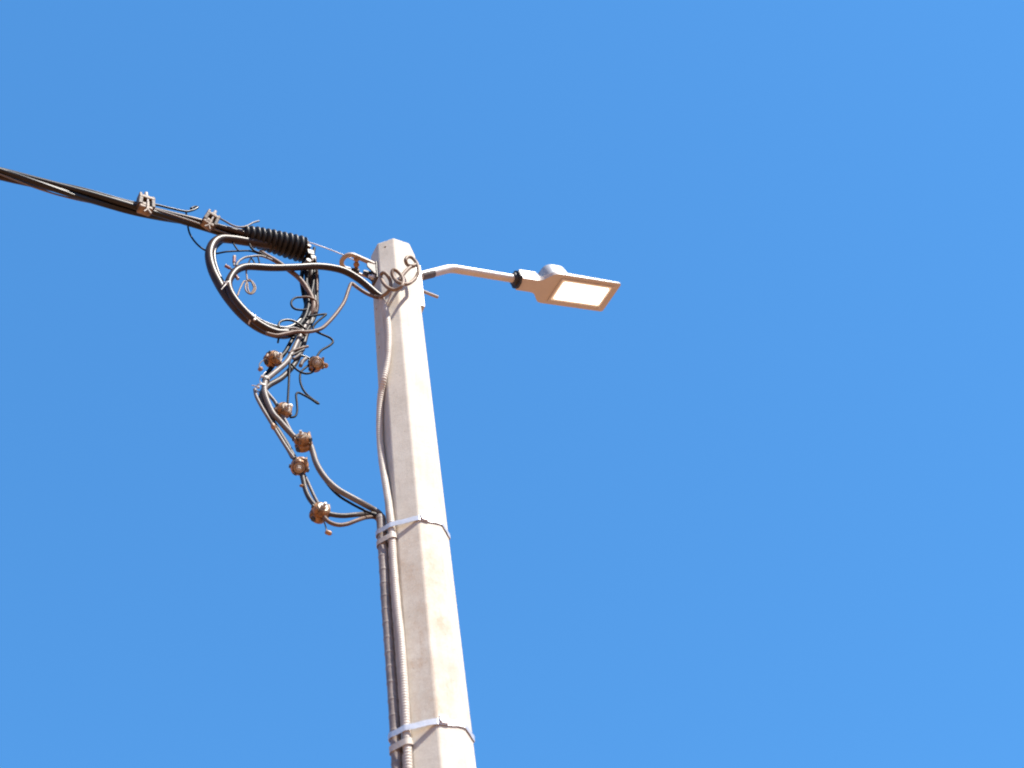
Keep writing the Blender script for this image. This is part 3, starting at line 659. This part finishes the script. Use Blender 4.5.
for px, py, d, lab in [(234.2, 260.3, (.05, -1), 'red capped wire end standing upright inside the loop'), (228, 267.2, (-.75, -.45), 'red capped wire end pointing left beside the bend of the brown cable'), (235.8, 276, (.6, .8), 'red capped wire end pointing down under the bend of the brown cable')]:
    root = empty('wire_end', at(px, py, .03), lab, 'wire end', G8)
    a = at(px-d[0]*5, py-d[1]*5, .03); b = at(px, py, .03); c_ = at(px+d[0]*2.6, py+d[1]*2.6, .03)
    bm = bmesh.new(); tube_into(bm, [a, a.lerp(b, .5), b], .0042, 8); obj('wire', bm, 'greycable', root, smooth=True)
    bm = bmesh.new(); tube_into(bm, [b-(c_-b)*.9, b, c_], .0068, 10); obj('cap', bm, 'red', root, smooth=True, ang=30)
    bm = bmesh.new(); tube_into(bm, [c_, c_+(c_-b)*.5], .0072, 10); obj('tip', bm, 'washer', root, smooth=True, ang=30)
wire('wire_twist', [(249, 266, .02), (246.4, 271, .022), (246.8, 276, .022), (247.6, 280.5, .022), (252, 281.6, .024), (255.4, 287, .026), (254.6, 291.6, .024), (251, 294, .022), (246.8, 292, .018), (245.2, 287, .016), (247, 281.5, .018), (249.6, 279.6, .022), (252.4, 283.6, .028), (253.8, 289, .026), (250.4, 293.3, .02), (248, 289.6, .016), (247.2, 283, .018), (244.4, 281, .02), (240.6, 287.4, .02), (237.2, 296.4, .02)], 1.7, 'coil', 'small coiled twist of thin wire hanging in the middle of the big loop', 'wire')

# ------------------------------------------------------------------ conduits
def conduit(top_pts, gap, r, material, label, pitch, amp, px_end):
    P = [on_pole(x, y, gap) for x, y in top_pts]
    # carry on down the pole below the picture, following its taper
    last = P[-1]; rad = last.xy.length-PR(last.z); dirn = last.xy.normalized()
    z = last.z-.35
    while z > .2:
        q = dirn*(PR(z)+rad+.004*noise.noise((z*.8, gap*50, 2))); P.append(Vector((q.x, q.y, z))); z -= .6
    q = dirn*(PR(0)+rad); P.append(Vector((q.x, q.y, -.05)))
    S = spline(P, .0016); bm = bmesh.new(); d = 0; prev = S[0]; rr = []
    keep = []
    for i, p in enumerate(S):
        d += (p-prev).length; prev = p
        vis = p.z > 4.2
        if vis or i % 12 == 0 or i == len(S)-1:
            keep.append(p); rr.append(r+((amp*math.sin(2*PI*d/pitch) if pitch < .05 else amp*(max(0, math.sin(2*PI*d/pitch+1.5*noise.noise((d*5, 3, 1))))**14-.15)) if vis else 0)+.0009*noise.noise((d*14, gap*90, 1)))
    tube_into(bm, keep, lambda i: rr[i], 14, cap=True)
    return tag(obj('conduit', bm, material, smooth=2), label, 'conduit', 'conduits down the pole'), P
LC = [(381.5, 299.5), (383.6, 304), (386.2, 313), (388.2, 325), (388.9, 340), (388.3, 355), (386.6, 367), (383.8, 379), (381.2, 392), (379.9, 408), (379.7, 428), (380.6, 446), (382.8, 465), (386, 485), (389, 505), (391.5, 525), (393.2, 555), (396.8, 600), (401, 640), (405, 700), (407.4, 745), (409.4, 790)]
cl, PL = conduit(LC, .0155, .0135, 'conduit', 'pale ribbed conduit bowing away from the pole near its top', .011, .0008, 0)
DC = [(380.6, 517), (381.6, 528), (383.6, 560), (386, 600), (389, 640), (393.2, 700), (396, 745), (398, 790)]
cdk, PD = conduit(DC, .036, .0180, 'conduit2', 'dirty darker conduit, outer one of the pair, starting at the upper strap', .064, .0013, 0)

# coiled wire hanging on the pole top
CW = [(352.6, 283.8), (358, 288), (366, 293), (377, 297.3), (384, 295.2), (389.6, 289.5), (390.4, 281.5), (386.8, 274.6), (382.8, 272.8), (380.9, 276.6), (383.4, 283), (388.5, 288), (395, 289.8), (401.4, 286.6), (403.3, 281), (400.4, 274.4), (394.6, 269.8), (391.9, 272.8), (394.2, 278.6), (399.2, 282.9), (407.5, 284), (414.6, 279.2), (418.2, 272), (417.2, 264.2), (412.8, 258.4), (408.2, 256.8), (405.5, 260.2), (407.6, 264.8), (412, 266), (415.5, 264.6)]
P = []
for i, (x, y) in enumerate(CW):
    if i < 3: P.append(at(x, y, (.03, .034, .04)[i]))
    else: P.append(on_pole(x, y, .030+.030*min(1, (i-3)/5)+(.006 if i % 3 else -.004)))
P = [P[0], P[1], P[2]]+[(P[i-1]+P[i]*2+P[min(i+1, len(P)-1)])/4 if False else P[i] for i in range(3, len(P))]
wire('coiled_wire', None, 3.7, 'coil', 'dull grey wire curled into three open rings against the pole top', 'wire', P=P, step=.004)
wire('coiled_wire', None, 3.7, 'coil', 'straight short grey wire across the rings of the coiled wire', 'wire', P=[on_pole(x, y, g) for x, y, g in ((415, 265.5, .062), (409, 268.3, .062), (402.6, 275, .058), (399.5, 281, .054))])
wire('binding_wire', None, 1.5, 'wire', 'thin pale wire end poking out of the conduit mouth below the rings', 'wire', P=[on_pole(x, y, g) for x, y, g in ((384, 299, .03), (386.5, 303.5, .02), (389.5, 297.5, .03), (392, 291, .04))])

# ------------------------------------------------------------------ metal straps
def hull(pts):
    pts = sorted(set((round(x, 6), round(y, 6)) for x, y in pts))
    def half(p):
        h = []
        for q in p:
            while len(h) > 1 and (h[-1][0]-h[-2][0])*(q[1]-h[-2][1])-(h[-1][1]-h[-2][1])*(q[0]-h[-2][0]) <= 0: h.pop()
            h.append(q)
        return h
    a, b = half(pts), half(pts[::-1]); return a[:-1]+b[:-1]
def at_z(P, z):
    for a, b in zip(P, P[1:]):
        if (a.z-z)*(b.z-z) <= 0 and a.z != b.z: return a.lerp(b, (z-a.z)/(b.z-a.z))
    return P[0]
def band(bm, loop, z0, z1, th, tilt=None):
    n_ = len(loop); c = sum((Vector(p) for p in loop), Vector((0, 0)))/n_
    f = (lambda q: 0) if tilt is None else (lambda q: tilt*Vector(q).dot(CD.xy))
    def ringv(z, o): 
        out = []
        for i, p in enumerate(loop):
            a, b = Vector(loop[i-1]), Vector(loop[(i+1) % n_]); t = (b-a).normalized(); nn_ = Vector((t.y, -t.x)); q = Vector(p)+nn_*(o+.0012*(1+noise.noise((p[0]*45, p[1]*45, z*40))))
            out.append(bm.verts.new((q.x, q.y, z+f(q)+.0045*noise.noise((p[0]*22, p[1]*22, 4)))))
        return out
    A_, B_, C_, D_ = ringv(z0, 0), ringv(z0, th), ringv(z1, th), ringv(z1, 0)
    for p, q in ((A_, B_), (B_, C_), (C_, D_), (D_, A_)):
        for i in range(n_): bm.faces.new((p[i], p[(i+1) % n_], q[(i+1) % n_], q[i]))
def strap(py_front, height, label):
    # height on the pole from the edge between its two lit faces
    z = 5
    lo_, hi_ = 4.0, 7.0
    for _ in range(40):
        z = (lo_+hi_)/2
        if pix(pv(0, z))[1] > py_front: lo_ = z
        else: hi_ = z
    root = empty('strap', pv(0, z), label, 'strap', 'metal straps round the pole')
    a, b = at_z(PL, z), at_z(PD, z)
    pts = [tuple(pv(k, z, PR(z)+.0022).xy) for k in range(8)]
    for c_, r in ((a, .0155), (b, .0200)): pts += [(c_.x+r*math.cos(k*PI/12), c_.y+r*math.sin(k*PI/12)) for k in range(24)]
    lp = hull(pts); lp2 = []
    for i, p in enumerate(lp):                          # subdivide long sides so the band can sag a little
        q = lp[(i+1) % len(lp)]; n_ = max(1, int(math.dist(p, q)/.02))
        lp2 += [(p[0]+(q[0]-p[0])*k/n_, p[1]+(q[1]-p[1])*k/n_) for k in range(n_)]
    bm = bmesh.new(); band(bm, lp2, z-height/2, z+height/2, .0016, tilt=-.10); obj('band', bm, 'steel', root, smooth=True, ang=25)
    e = pv(0, z); nrm = hdir(FACE[0]); tg = hdir(FACE[0]+90)
    bm = bmesh.new()
    box_into(bm, basis(tg, nrm, Vector((0, 0, 1)), e+tg*.022+nrm*.006+Vector((0, 0, .003))), .026, .007, height*1.25)
    box_into(bm, basis(tg, nrm, Vector((0, 0, 1)), e+tg*.008+nrm*.008+Vector((0, 0, .004))), .008, .008, height*1.05)
    obj('buckle', bm, 'steel', root, bevel=.0015)
    z2 = z-.046; a, b = at_z(PL, z2), at_z(PD, z2); pts = []
    for c_, r in ((a, .0152), (b, .0197)): pts += [(c_.x+r*math.cos(k*PI/12), c_.y+r*math.sin(k*PI/12)) for k in range(24)]
    bm = bmesh.new(); band(bm, hull(pts), z2-.012, z2+.012, .0014, tilt=-.13); obj('pipe_clip', bm, 'conduit', root, smooth=True, ang=25)
    return z
strap(517.5, .022, 'upper shiny metal strap binding both conduits to the pole')
strap(720.5, .022, 'lower shiny metal strap binding both conduits to the pole')

# ------------------------------------------------------------------ daylight
SAZ, SEL = 54.0, 55.0                                   # azimuth from the camera side of the pole towards the right, elevation
sd = hdir(SAZ)*math.cos(R_(SEL))+Vector((0, 0, math.sin(R_(SEL))))
l = bpy.data.lights.new('sun', 'SUN'); l.energy = 5.0; l.angle = R_(.53); l.color = (1, .94, .85)
so = bpy.data.objects.new('sun', l); C.objects.link(so); so.rotation_euler = sd.to_track_quat('Z', 'Y').to_euler(); so.location = sd*40
w = bpy.data.worlds.new('World'); scene.world = w; w.use_nodes = True; nt = w.node_tree
sky = nt.nodes.new('ShaderNodeTexSky'); sky.sky_type = 'NISHITA'; sky.sun_disc = False
sky.sun_elevation = R_(SEL); sky.sun_rotation = math.atan2(sd.x, sd.y)
sky.altitude = 300; sky.air_density = 1.0; sky.dust_density = .25; sky.ozone_density = 1.6
bg = nt.nodes['Background']; bg.inputs['Strength'].default_value = .1
tint = nt.nodes.new('ShaderNodeMix'); tint.data_type = 'RGBA'; tint.blend_type = 'MULTIPLY'; tint.inputs['Factor'].default_value = 1
tint.inputs[7].default_value = (.395, 1.125, 1.99, 1)
gm = nt.nodes.new('ShaderNodeGamma'); gm.inputs['Gamma'].default_value = .5
nt.links.new(sky.outputs['Color'], gm.inputs['Color']); nt.links.new(gm.outputs['Color'], tint.inputs[6]); nt.links.new(tint.outputs[2], bg.inputs['Color'])
vs = scene.view_settings; vs.view_transform = 'Standard'; vs.look = 'None'; vs.exposure = 1.3; vs.gamma = 1
scene.cycles.max_bounces = 8; scene.cycles.filter_width = 2.0
